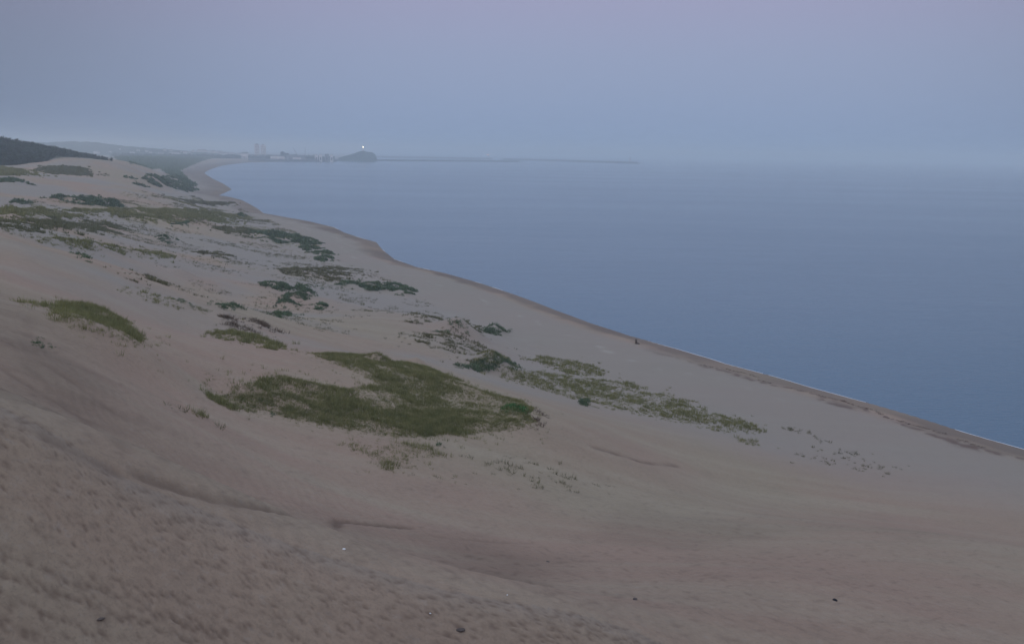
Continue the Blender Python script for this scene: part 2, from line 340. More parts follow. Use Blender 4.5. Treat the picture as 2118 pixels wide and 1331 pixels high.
# sand
M_sand, t, b = mat('sand'); g = t.nodes.new('ShaderNodeNewGeometry'); P_ = g.outputs['Position']
n1 = nnode(t, 'ShaderNodeTexNoise', Scale=0.025, Detail=5.0); t.links.new(P_, n1.inputs['Vector'])
n2 = nnode(t, 'ShaderNodeTexNoise', Scale=0.35, Detail=6.0, Roughness=0.65); t.links.new(P_, n2.inputs['Vector'])
n3 = nnode(t, 'ShaderNodeTexNoise', Scale=9.0, Detail=5.0, Roughness=0.7); t.links.new(P_, n3.inputs['Vector'])
mp = nnode(t, 'ShaderNodeMapping'); mp.inputs['Rotation'].default_value = (0, 0, .62); mp.inputs['Scale'].default_value = (.03, .22, .1)
t.links.new(P_, mp.inputs['Vector']); n4 = nnode(t, 'ShaderNodeTexNoise', Scale=1.0, Detail=4.0); t.links.new(mp.outputs[0], n4.inputs['Vector'])
c = mixc(t, (.302, .238, .163, 1), (.334, .230, .167, 1), rng_node(t, n1.outputs['Fac'], .38, .62))
c = mixc(t, c, (.355, .29, .205, 1), rng_node(t, n4.outputs['Fac'], .45, .7, 0, .55))
c = mixc(t, c, (.20, .155, .115, 1), rng_node(t, n2.outputs['Fac'], .5, .8, 0, .35))
n5 = nnode(t, 'ShaderNodeTexNoise', Scale=2.2, Detail=6.0, Roughness=0.75); t.links.new(P_, n5.inputs['Vector'])
c = mixc(t, c, (.15, .115, .09, 1), rng_node(t, n5.outputs['Fac'], .52, .72, 0, .4))
c = mixc(t, c, (.36, .31, .26, 1), rng_node(t, n5.outputs['Fac'], .46, .3, 0, .35))
c = mixc(t, c, (.155, .122, .092, 1), rng_node(t, n3.outputs['Fac'], .5, .75, 0, .5))
def attr(t, nm):
    a_ = t.nodes.new('ShaderNodeAttribute'); a_.attribute_name = nm; return a_.outputs['Fac']
c = mixc(t, c, (.272, .240, .205, 1), attr(t, 'flat'))
c = mixc(t, c, (.17, .13, .105, 1), attr(t, 'wet'))
c = mixc(t, c, (.40, .365, .30, 1), attr(t, 'shell'))
c = mixc(t, c, (.13, .085, .068, 1), attr(t, 'litter'))
c = mixc(t, c, (.135, .09, .066, 1), attr(t, 'damp_shade'))
c = mixc(t, c, (.07, .085, .05, 1), attr(t, 'scrub'))
t.links.new(c, b.inputs['Base Color']); b.inputs['Roughness'].default_value = .95; b.inputs['Specular IOR Level'].default_value = .1
bp = nnode(t, 'ShaderNodeBump', Strength=0.5, Distance=0.045)
v1 = nnode(t, 'ShaderNodeTexVoronoi', Scale=2.1); v1.feature = 'SMOOTH_F1'; v1.inputs['Smoothness'].default_value = .5
ds_ = nnode(t, 'ShaderNodeTexNoise', Scale=1.3, Detail=3.0); t.links.new(P_, ds_.inputs['Vector'])
va = t.nodes.new('ShaderNodeVectorMath'); va.operation = 'ADD'; t.links.new(P_, va.inputs[0]); t.links.new(ds_.outputs['Color'], va.inputs[1]); t.links.new(va.outputs[0], v1.inputs['Vector'])
hgt = mathn(t, 'ADD', mathn(t, 'MULTIPLY', v1.outputs['Distance'], 1.2), mathn(t, 'MULTIPLY', n3.outputs['Fac'], .8))
hgt = mathn(t, 'ADD', hgt, mathn(t, 'MULTIPLY', n2.outputs['Fac'], 1.5))
t.links.new(hgt, bp.inputs['Height']); t.links.new(bp.outputs[0], b.inputs['Normal'])
# water
M_sea, t, b = mat('sea_water'); g = t.nodes.new('ShaderNodeNewGeometry'); P_ = g.outputs['Position']
b.inputs['Base Color'].default_value = (.050, .122, .180, 1); b.inputs['Roughness'].default_value = .16; b.inputs['IOR'].default_value = 1.333
w1 = nnode(t, 'ShaderNodeTexNoise', Scale=.9, Detail=5.0, Roughness=.6)
mp = nnode(t, 'ShaderNodeMapping'); mp.inputs['Rotation'].default_value = (0, 0, -.3); mp.inputs['Scale'].default_value = (.35, 1, 1)
t.links.new(P_, mp.inputs['Vector']); t.links.new(mp.outputs[0], w1.inputs['Vector'])
w2 = nnode(t, 'ShaderNodeTexNoise', Scale=.035, Detail=4.0, Roughness=.6); t.links.new(mp.outputs[0], w2.inputs['Vector'])
wh = mathn(t, 'ADD', w1.outputs['Fac'], mathn(t, 'MULTIPLY', w2.outputs['Fac'], 3.0))
bp = nnode(t, 'ShaderNodeBump', Strength=.5, Distance=.3); t.links.new(wh, bp.inputs['Height']); t.links.new(bp.outputs[0], b.inputs['Normal'])
w3 = nnode(t, 'ShaderNodeTexNoise', Scale=.006, Detail=4.0); t.links.new(mp.outputs[0], w3.inputs['Vector'])
t.links.new(rng_node(t, w3.outputs['Fac'], .35, .65, .14, .19), b.inputs['Roughness'])
M_foam = simple('foam', (.75, .77, .8, 1), .6, .1, 2)
def leafmat(name, dark, light, scale):
    mt, t, b = mat(name); g = t.nodes.new('ShaderNodeNewGeometry')
    nz = nnode(t, 'ShaderNodeTexNoise', Scale=scale, Detail=3.0); t.links.new(g.outputs['Position'], nz.inputs['Vector'])
    f = mathn(t, 'ADD', rng_node(t, nz.outputs['Fac'], .35, .65, 0, .6), mathn(t, 'MULTIPLY', attr(t, 'blade'), .4))
    t.links.new(mixc(t, dark, light, f), b.inputs['Base Color']); b.inputs['Roughness'].default_value = .75; b.inputs['Specular IOR Level'].default_value = .15
    return mt
MV = {'grass': leafmat('beach_grass', (.13, .14, .045, 1), (.29, .27, .115, 1), .9),
      'sparse': leafmat('sparse_grass', (.085, .08, .04, 1), (.19, .18, .085, 1), .5),
      'yellow': leafmat('yellow_grass', (.11, .115, .05, 1), (.18, .175, .085, 1), .12),
      'brown': leafmat('withered_scrub', (.085, .055, .04, 1), (.14, .10, .065, 1), .5),
      'creeper': leafmat('creeping_shrub', (.055, .09, .045, 1), (.125, .18, .09, 1), .4),
      'bright': leafmat('fresh_leaves', (.05, .14, .04, 1), (.09, .22, .06, 1), .8),
      'weed': leafmat('seaweed', (.05, .03, .022, 1), (.10, .06, .045, 1), .8),
      'pine': leafmat('pine_needles', (.012, .028, .018, 1), (.03, .05, .03, 1), .03)}
M_wood = simple('weathered_wood', (.09, .07, .06, 1), .85, .4, 6)
M_stone = simple('breakwater_stone', (.07, .07, .075, 1), .9, .35, .3)
M_white = simple('white_wall', (.78, .74, .72, 1), .7, .1, .2)
M_roof = simple('grey_roof', (.13, .12, .12, 1), .8, .2, .3)
M_glass = simple('dark_window', (.04, .045, .05, 1), .2, .1, 1)
M_dark = simple('dark_cloth', (.02, .02, .025, 1), .8, .2, 20)
M_litter = simple('white_plastic', (.8, .8, .78, 1), .5, .05, 10)
M_red = simple('red_paint', (.35, .06, .05, 1), .6, .1, 2)
M_steel = simple('grey_steel', (.2, .21, .22, 1), .6, .2, 1)
M_hill = simple('wooded_hill', (.03, .05, .03, 1), .95, .4, .02)
def emit(name, col, s):
    mt, t, b = mat(name); b.inputs['Emission Color'].default_value = col; b.inputs['Emission Strength'].default_value = s; return mt

# ------------------------------------------------------------------ mesh builders
def mesh_obj(name, V, F, material, parent=None, smooth=False, attrs=None, loc=None, link=True):
    """V (n,3) array, F (m,3|4) array or list of tuples."""
    me = bpy.data.meshes.new(name); V = np.asarray(V, dtype=np.float32)
    if isinstance(F, np.ndarray):
        k = F.shape[1]; me.vertices.add(len(V)); me.vertices.foreach_set('co', V.ravel())
        me.loops.add(F.size); me.loops.foreach_set('vertex_index', F.astype(np.int32).ravel())
        me.polygons.add(len(F)); me.polygons.foreach_set('loop_start', np.arange(0, F.size, k, dtype=np.int32))
        me.update(calc_edges=True)
    else:
        me.from_pydata([tuple(map(float, v)) for v in V], [], [tuple(f) for f in F]); me.update()
    if smooth: me.polygons.foreach_set('use_smooth', np.ones(len(me.polygons), bool))
    for nm, arr in (attrs or {}).items():
        at = me.attributes.new(nm, 'FLOAT', 'POINT'); at.data.foreach_set('value', np.asarray(arr, np.float32))
    me.materials.append(material)
    o = bpy.data.objects.new(name, me); COL.objects.link(o)
    if parent is not None: o.parent = parent
    if loc is not None: o.location = loc
    return o
def tag(o, label, cat=None, kind=None, group=None):
    if label: o['label'] = label
    if cat: o['category'] = cat
    if kind: o['kind'] = kind
    if group: o['group'] = group
    return o
def empty(name, loc, rz=0.0):
    o = bpy.data.objects.new(name, None); COL.objects.link(o); o.location = loc; o.rotation_euler = (0, 0, rz); o.empty_display_size = .5; return o
class MB:
    def __init__(s): s.V = []; s.F = []
    def box(s, x0, x1, y0, y1, z0, z1):
        k = len(s.V); s.V += [(x0,y0,z0),(x1,y0,z0),(x1,y1,z0),(x0,y1,z0),(x0,y0,z1),(x1,y0,z1),(x1,y1,z1),(x0,y1,z1)]
        s.F += [(k+3,k+2,k+1,k),(k+4,k+5,k+6,k+7),(k,k+1,k+5,k+4),(k+1,k+2,k+6,k+5),(k+2,k+3,k+7,k+6),(k+3,k,k+4,k+7)]; return s
    def gable(s, x0, x1, y0, y1, z0, z1):
        k = len(s.V); ym = (y0 + y1) / 2
        s.V += [(x0,y0,z0),(x1,y0,z0),(x1,y1,z0),(x0,y1,z0),(x0,ym,z1),(x1,ym,z1)]
        s.F += [(k,k+1,k+5,k+4),(k+2,k+3,k+4,k+5),(k+3,k,k+4),(k+1,k+2,k+5),(k+3,k+2,k+1,k)]; return s
    def lathe(s, prof, n=12, cx=0, cy=0):
        k = len(s.V)
        for r, z in prof:
            for i in range(n):
                a = 2 * PI * i / n; s.V.append((cx + r * math.cos(a), cy + r * math.sin(a), z))
        for j in range(len(prof) - 1):
            for i in range(n):
                i2 = (i + 1) % n; s.F.append((k + j*n + i, k + j*n + i2, k + (j+1)*n + i2, k + (j+1)*n + i))
        s.F.append(tuple(k + i for i in reversed(range(n)))); s.F.append(tuple(k + (len(prof)-1)*n + i for i in range(n))); return s
    def tube(s, p, q, r0_, r1_, n=6):
        p = Vector(p); q = Vector(q); d = (q - p).normalized(); a = d.orthogonal().normalized(); b_ = d.cross(a); k = len(s.V)
        for c_, r_ in ((p, r0_), (q, r1_)):
            for i in range(n):
                an = 2 * PI * i / n; s.V.append(tuple(c_ + a * math.cos(an) * r_ + b_ * math.sin(an) * r_))
        for i in range(n):
            i2 = (i + 1) % n; s.F.append((k + i, k + i2, k + n + i2, k + n + i))
        s.F.append(tuple(k + i for i in reversed(range(n)))); s.F.append(tuple(k + n + i for i in range(n))); return s
    def build(s, name, material, parent=None, smooth=False): return mesh_obj(name, s.V, s.F, material, parent, smooth)

WOODP = [(-260, 350, 930), (0, 342, 930), (40, 347, 925), (75, 344, 940), (92, 334, 1000), (112, 322, 1080), (160, 320, 1150), (235, 330, 1230), (180, 320, 1330), (60, 300, 1320), (-260, 290, 1400)]
# ------------------------------------------------------------------ ground sheet
az_in = np.radians(np.linspace(-33.5, 33.5, 740))
az_l = np.radians(-33.5 - np.cumsum(np.linspace(.3, 6, 36)) * (146.5 / np.sum(np.linspace(.3, 6, 36))))[::-1]
az_r = np.radians(33.5 + np.cumsum(np.linspace(.3, 6, 36)) * (146.5 / np.sum(np.linspace(.3, 6, 36))))
AZ = np.concatenate([az_l, az_in, az_r])
LD = np.concatenate([np.linspace(math.log(.6), math.log(5), 30, endpoint=False), np.linspace(math.log(5), math.log(60), 560, endpoint=False),
                     np.linspace(math.log(60), math.log(160), 240, endpoint=False), np.linspace(math.log(160), math.log(1500), 300, endpoint=False), np.linspace(math.log(1500), math.log(14000), 70)])
AA, BB = np.meshgrid(AZ, LD); DD = np.exp(BB); X = np.sin(AA) * DD; Y = np.cos(AA) * DD
Z, SD = base_h(X.ravel(), Y.ravel()); Z = Z.reshape(X.shape); SD = SD.reshape(X.shape)
nr, nc = X.shape
damp_shade = np.zeros_like(X)  # brown tone: trodden marks, plus shade painted on near and bowl sand
# footprints trodden into the shoulder of the near dune, and a scatter of lone ones down the slope
Z00 = Z.copy()
def mark_axes(x, y, tilt):
    # world direction that runs level along the slope as seen from the dune top, and the metres per step along and across it
    d = math.hypot(x, y); i = int(np.clip(np.searchsorted(LD, math.log(d)), 1, nr - 2)); j = int(np.clip(np.searchsorted(AZ, math.atan2(x, y)), 1, nc - 2))
    def pj(ii, jj):
        p = Vector((X[ii, jj], Y[ii, jj], Z00[ii, jj] - CAM_Z)); q = p.dot(fwd); return np.array([p.dot(rgt) / q, -p.dot(upv) / q]), np.array([X[ii, jj], Y[ii, jj]])
    p0, w0 = pj(i, j); p1, w1 = pj(i, j + 1); p2, w2 = pj(i + 1, j)
    Jm = np.stack([p1 - p0, p2 - p0], 1) @ np.linalg.inv(np.stack([w1 - w0, w2 - w0], 1))
    ct, st_ = math.cos(tilt), math.sin(tilt); return np.array([[ct, st_], [-st_, ct]]) @ Jm * d
def dent(x, y, rx, ry, ang, dep):
    d = math.hypot(x, y); a = math.atan2(x, y); lb = math.log(d)
    R = max(rx, ry) * 2.2
    if isinstance(ang, np.ndarray):
        try: Mi = np.linalg.inv(ang)
        except Exception: return
        R = min(1.6, 2.2 * float(np.max(np.abs(Mi) @ np.array([rx, ry]))))
    i0, i1 = np.searchsorted(LD, [lb - R / d, lb + R / d]); j0, j1 = np.searchsorted(AZ, [a - R / d, a + R / d])
    if i1 - i0 < 2 or j1 - j0 < 2: return
    xs = X[i0:i1, j0:j1] - x; ys = Y[i0:i1, j0:j1] - y; 
    if isinstance(ang, np.ndarray): u = (xs * ang[0, 0] + ys * ang[0, 1]) / rx; v = (xs * ang[1, 0] + ys * ang[1, 1]) / ry
    else: ca, sa = math.cos(ang), math.sin(ang); u = (xs * ca + ys * sa) / rx; v = (-xs * sa + ys * ca) / ry
    r = u * u + v * v
    damp_shade[i0:i1, j0:j1] = np.maximum(damp_shade[i0:i1, j0:j1], np.exp(-r * 1.7) * min(.7, .02 + dep * 23))
    Z[i0:i1, j0:j1] += dep * (-np.exp(-r * 1.6) + 0.3 * np.exp(-(np.sqrt(r) - 1.25) ** 2 * 5) * (0.6 + .4 * u))
crest = hits([(-300, 775), (0, 842), (150, 918), (280, 996), (450, 1066), (600, 1124), (780, 1178), (1000, 1235), (1300, 1300)], lo=4, hi=120) + [(20, 30)]
near_poly = crest + [(6, 1), (-6, 1), (-30, 8)]
cnt = 0
while cnt < 12500:
    d = math.sqrt(random.uniform(3.5 ** 2, 44 ** 2)); a = math.radians(random.uniform(-34, 30)); x, y = d * math.sin(a), d * math.cos(a)
    if not in_poly(np.array([x]), np.array([y]), near_poly)[0]: continue
    if vnoise(x / 3.0, y / 3.0, 77) > .3 and random.random() < .5: cnt += 1; continue
    cnt += 1
    s = random.uniform(.045, .11) * (1 + d / 60); dent(x, y, s * random.uniform(1.2, 2.2), s * random.uniform(.3, .5), mark_axes(x, y, random.gauss(.16, .12)), .005 + .03 * random.random() ** 2)
for k in range(2600):
    d = math.exp(random.uniform(math.log(26), math.log(95))); a = math.radians(random.uniform(-32, 31)); s = random.uniform(.12, .3)
    dent(d * math.sin(a), d * math.cos(a), s * random.uniform(1.0, 1.8), s * random.uniform(.2, .4), mark_axes(d * math.sin(a), d * math.cos(a), random.gauss(.12, .2)), .003 + .012 * random.random() ** 2)
# trails and drag furrows at the lower left
def trail(pts, width, depth, step, jit, n=1):
    for (p, q) in zip(pts[:-1], pts[1:]):
        L_ = math.dist(p, q); kx = int(L_ / step) + 1
        for i in range(kx):
            f = i / kx; dent(p[0] + (q[0]-p[0]) * f + random.gauss(0, jit), p[1] + (q[1]-p[1]) * f + random.gauss(0, jit), width * random.uniform(1.2, 2), width * .7, math.atan2(q[1]-p[1], q[0]-p[0]) + random.gauss(0, .2), depth * random.uniform(.6, 1.3))
for px_, w_, dp_ in [([(0,1180),(120,1225),(260,1275),(420,1331)], .10, .06), ([(0,1225),(150,1290),(240,1331)], .09, .05), ([(170,1200),(330,1275),(480,1320)], .09, .05), ([(330,1270),(420,1290),(470,1320)], .09, .08),
                     ([(0,1280),(90,1331)], .09, .05), ([(230,1190),(420,1265),(640,1331)], .08, .04), ([(0,1150),(100,1180),(220,1230)], .09, .04)]:
    wp = hits(px_, lo=2.0, hi=80); trail(wp, w_, dp_ * .8, .17, .06)
# long crease at the foot of the near shoulder and streaks on the bowl side
def crease(px_, wd, dp_):
    wp = hits(px_, lo=20, hi=200); s = seg_dist(X[:, 36:-36], Y[:, 36:-36], wp, closed=False)
    return dp_ * np.exp(-(s / wd) ** 2) * (1 + .8 * fbm(X[:, 36:-36] / 1.5, Y[:, 36:-36] / 1.5, 2, 4))
k60 = slice(0, 750)
for px_, wd, dp_ in [([(300, 985), (360, 1003), (450, 1030), (600, 1062), (700, 1075), (850, 1090)], .35, .16), ([(880, 1105), (1000, 1118), (1100, 1122)], .3, .05), ([(0, 760), (80, 810), (180, 870), (260, 930)], .35, .05), ([(0, 700), (150, 790), (260, 870)], .35, .035),
                     ([(100, 905), (240, 975)], .3, .08), ([(1230, 925), (1330, 955), (1400, 962)], .5, .12), ([(60, 650), (60, 760), (150, 850)], .5, .03)]:
    q = crease(px_, wd, 1.0); Z[:, 36:-36] -= q * dp_; damp_shade[:, 36:-36] = np.maximum(damp_shade[:, 36:-36], q * min(.5, dp_ * 4))  # creases are sunk and also darkened in colour
# wind ripples on the bowl side
d_ = DD; Z += (0.018 * np.sin((X * .83 + Y * .55 + 1.2 * fbm(X / 4, Y / 4, 2, 71)) * 7.5)) * sstep(d_, 24, 34) * (1 - sstep(d_, 55, 90))
# stains: wet strand, shell streaks, wrack line; then brown shade painted on the dune faces
nz1 = fbm(X / 9, Y / 9, 3, 91); nz2 = fbm(X / 1.6, Y / 1.6, 2, 92); nz3 = fbm(X / 25, Y / 25, 3, 93)
far = np.clip(DD / 350, 1, 6)
wetw = 8.5 + 5 * nz1
wet = (1 - sstep(SD / far, wetw * .75, wetw)) * (SD > -30)
wet = np.clip(wet * (.75 + .5 * nz3) + .35 * np.exp(-((SD / far - wetw) / .9) ** 2), 0, 1)
nz4 = fbm(X / 2.5, Y / 2.5, 3, 98)
sh = np.exp(-((SD - 20 - 7 * nz3 - 2 * nz1) / .9) ** 2) * sstep(.5 * nz1 + nz4 + .5 * nz2, .0, .7) * (DD > 140) * (DD < 600)
sh += .3 * np.exp(-((SD - 40 - 8 * nz3) / 3.5) ** 2) * sstep(nz1 + .4 * nz4, -.2, .5) * (DD > 150) * (DD < 500)
sh = sh * .5 * sstep(DD, 165, 215)
lit = np.exp(-((SD - wetw - .9) / 1.0) ** 2) * sstep(nz2 + nz1 * .6, -.3, .2) * sstep(DD, 235, 190)
gy = np.gradient(Z, axis=0) / (np.gradient(DD, axis=0)); 
damp_shade = np.clip(damp_shade + .2 * sstep(fbm(X / 14, Y / 14, 3, 95), 0.05, .5) * sstep(DD, 130, 70) * sstep(DD, 22, 40), 0, .8)
fq = hits([(270, 968), (450, 1012), (700, 1062), (1000, 1112), (1150, 1160), (1100, 1205), (900, 1190), (620, 1105), (450, 1045), (300, 990)], lo=38, hi=200)
sdq = seg_dist(X, Y, fq); sdq = np.where(in_poly(X, Y, fq), sdq, -sdq); damp_shade = np.clip(damp_shade + .34 * sstep(sdq, -4, 3) * (.8 + .5 * nz1), 0, .85)  # brown shade painted on the bowl side past the crest
damp_shade = np.clip(damp_shade + .2 * sstep(DD, 75, 25) * (.7 + .8 * nz1), 0, .85)  # near sand painted darker and redder, partly standing in for lens falloff
F0 = [(70, 620), (0, 590), (-200, 700), (0, 800), (160, 900), (420, 960), (420, 900), (200, 740)]
fp = hits([(-150, 560), (0, 600), (90, 640), (200, 760), (330, 900), (450, 985), (600, 1060), (350, 1000), (250, 950), (100, 860), (0, 810), (-150, 740)], lo=38, hi=200)
sdf = seg_dist(X, Y, fp); sdf = np.where(in_poly(X, Y, fp), sdf, -sdf); damp_shade = np.clip(damp_shade + .30 * sstep(sdf, -9, 9) * (.6 + 1.0 * np.clip(fbm(X / 5 + Y / 9, Y / 2.2 - X / 3, 4, 99) + .4, 0, 1)), 0, .85)  # brown shade painted on the left face, which the low glow leaves unlit
scrub = sstep(fbm(X / 120, Y / 160, 4, 97) + .15, .0, .3) * sstep(SD, 180, 420) * sstep(DD, 950, 1250) * .85
fl = hits([(240, 326), (330, 322), (440, 327), (400, 340), (372, 352), (398, 380), (402, 392), (350, 360), (330, 348), (270, 340)], lo=300, hi=7000)
sfl = in_poly(X, Y, fl)
wd_ = [at_d(px, py, d)[:2] for px, py, d in WOODP]
sfl = sfl | in_poly(X, Y, wd_)
scrub = np.clip(np.where(sfl, .9, scrub), 0, .95)
crl = seg_dist(X, Y, crest, closed=False); flat0 = .3 * np.exp(-(crl / .8) ** 2) * in_poly(X, Y, near_poly)
flat = sstep(fbm(X / 50 + Y / 160, Y / 38, 4, 101) + .1 * nz1, -.05, .35) * sstep(DD, 115, 150) * sstep(SD, 30, 60) * .75
flat = np.clip(flat + .7 * sstep(SD, 6, 14) * (1 - sstep(SD + 12 * nz3, 45, 85)) * sstep(DD, 120, 150) + flat0, 0, .85)
# drop faces that lie deep under the sea
idx = np.arange(nr * nc).reshape(nr, nc)
q = np.stack([idx[:-1, :-1], idx[1:, :-1], idx[1:, 1:], idx[:-1, 1:]], -1).reshape(-1, 4)
zf = Z.ravel()[q].max(1); q = q[(zf > -4.0)]
wrap = np.stack([idx[:-1, -1], idx[1:, -1], idx[1:, 0], idx[:-1, 0]], -1)
q = np.concatenate([q, wrap]); q = q[:, ::-1]
V = np.stack([X.ravel(), Y.ravel(), Z.ravel()], 1)
fan = len(V); V = np.vstack([V, [[0, 0, float(Z[0].mean())]]])
used = np.zeros(len(V), bool); used[q.ravel()] = True; used[fan] = True; remap = np.cumsum(used) - 1
att = {k_: np.append(v_.ravel(), 0)[used] for k_, v_ in (('wet', wet), ('flat', flat), ('shell', np.clip(sh, 0, .8)), ('litter', np.clip(lit, 0, .85)), ('damp_shade', damp_shade), ('scrub', scrub))}
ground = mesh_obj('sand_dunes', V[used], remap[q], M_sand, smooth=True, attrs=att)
tag(ground, 'rolling pinkish grey sand dunes running down to the beach', kind='structure')
print('ground faces', len(q))
# centre cap under the camera
c0 = np.array([[X[0, j], Y[0, j], Z[0, j]] for j in range(nc)]); 

# ------------------------------------------------------------------ sea
sx = []
R_ = 120000.0
sea = mesh_obj('sea', [(-R_, -R_, 0), (R_, -R_, 0), (R_, R_, 0), (-R_, R_, 0)], [(0, 1, 2, 3)], M_sea)
tag(sea, 'calm blue grey sea fading into haze at the horizon', kind='structure')

# foam line along the strand
S = []
pts = [Vector((p[0], p[1], 0)) for p in shore_w if math.hypot(*p) < 900]
path = []
for p, q_ in zip(pts[:-1], pts[1:]):
    n_ = max(2, int((q_ - p).length / 0.8)); path += [p.lerp(q_, i / n_) for i in range(n_)]
P2 = np.array([[p.x, p.y] for p in path])
def sd_pt(x, y):
    d = np.maximum(np.hypot(x, y), 1); return shore_sd(np.arctan2(x, y), np.log(d), d)
FV, FF = [], []
tang = np.gradient(P2, axis=0); tang /= np.linalg.norm(tang, axis=1)[:, None]; nrm = np.stack([-tang[:, 1], tang[:, 0]], 1)
tst = sd_pt(P2[:, 0] + nrm[:, 0] * 2, P2[:, 1] + nrm[:, 1] * 2); nrm *= np.where(tst > 0, -1, 1)[:, None]   # toward the sea
dd_ = np.hypot(P2[:, 0], P2[:, 1])
wn_ = vnoise(P2[:, 0] / 14, P2[:, 1] / 14, 4) + .5 * vnoise(P2[:, 0] / 3, P2[:, 1] / 3, 6)
wid = np.clip(wn_ + .02 + .22 * (dd_ < 205), 0, 1) * .25 * np.clip(dd_ / 240, 1, 1.6); off = .15 + .5 * vnoise(P2[:, 0] / 6, P2[:, 1] / 6, 8) 
nsel = 0
for i in range(len(P2) - 1):
    if wid[i] > .06 or wid[i + 1] > .06:
        k = len(FV)
        for j in (i, i + 1):
            a_ = P2[j] + nrm[j] * off[j]; b_ = a_ + nrm[j] * (wid[j] + .02)
            FV += [(a_[0], a_[1], .02), ((a_[0]+b_[0])/2, (a_[1]+b_[1])/2, .07), (b_[0], b_[1], .02)]
        FF += [(k, k+1, k+4, k+3), (k+1, k+2, k+5, k+4)]
foam = mesh_obj('wave_foam', FV, FF, M_foam, smooth=True); tag(foam, 'thin broken white foam line lapping along the strand', 'foam', 'stuff')

# ------------------------------------------------------------------ plants
def sample_poly(P, n_):
    P = np.array(P); lo, hi = P.min(0), P.max(0); outx = []; tot = 0; tries = 0
    while tot < n_ and tries < 60:
        c_ = rng.uniform(lo, hi, (n_ * 2 + 50, 2)); k = in_poly(c_[:, 0], c_[:, 1], [tuple(p) for p in P]); outx.append(c_[k]); tot += k.sum(); tries += 1
    return np.vstack(outx)[:n_]
def area(P):
    P = np.array(P); return abs(np.sum(P[:, 0] * np.roll(P[:, 1], -1) - P[:, 1] * np.roll(P[:, 0], -1))) / 2
def blades(C, sizes, nb, spread, hgt, wd, lean, up=0.0):
    """C (n,2) clump centres; returns triangles standing on the ground."""
    n_ = len(C); ci = np.repeat(np.arange(n_), nb); s = sizes[ci]
    an = rng.uniform(0, 2 * PI, n_ * nb); rr = np.sqrt(rng.uniform(0, 1, n_ * nb)) * spread * s
    bx_ = C[ci, 0] + np.cos(an) * rr; by_ = C[ci, 1] + np.sin(an) * rr
    bz = H(C[:, 0], C[:, 1])[ci] + up * s * np.maximum(0, 1 - (rr / (spread * s)) ** 2) * rng.uniform(0, 1, n_ * nb)
    h_ = hgt * s * rng.uniform(.55, 1.2, n_ * nb); an2 = an + rng.normal(0, .8, n_ * nb); ln = lean * h_ * rng.uniform(.2, 1.2, n_ * nb)
    wa = rng.uniform(0, PI, n_ * nb); w = wd * s * rng.uniform(.6, 1.3, n_ * nb) / 2
    b0 = np.stack([bx_ - np.cos(wa) * w, by_ - np.sin(wa) * w, bz - .06 * s], 1); b1 = np.stack([bx_ + np.cos(wa) * w, by_ + np.sin(wa) * w, bz - .06 * s], 1)
    tip = np.stack([bx_ + np.cos(an2) * ln, by_ + np.sin(an2) * ln, bz + h_], 1)
    V_ = np.stack([b0, b1, tip], 1).reshape(-1, 3); F_ = np.arange(len(V_)).reshape(-1, 3)
    val = np.repeat(np.clip(rng.uniform(0, 1, n_)[ci] * .6 + rng.uniform(0, 1, n_ * nb) * .4, 0, 1), 3)
    return V_, F_, val
def stray(P, n_, reach):
    P = np.array(P); c_ = P.mean(0); s_ = sample_poly(P, n_); r_ = rng.normal(0, 1, (n_, 2)) * reach; return s_ + r_
total = 0
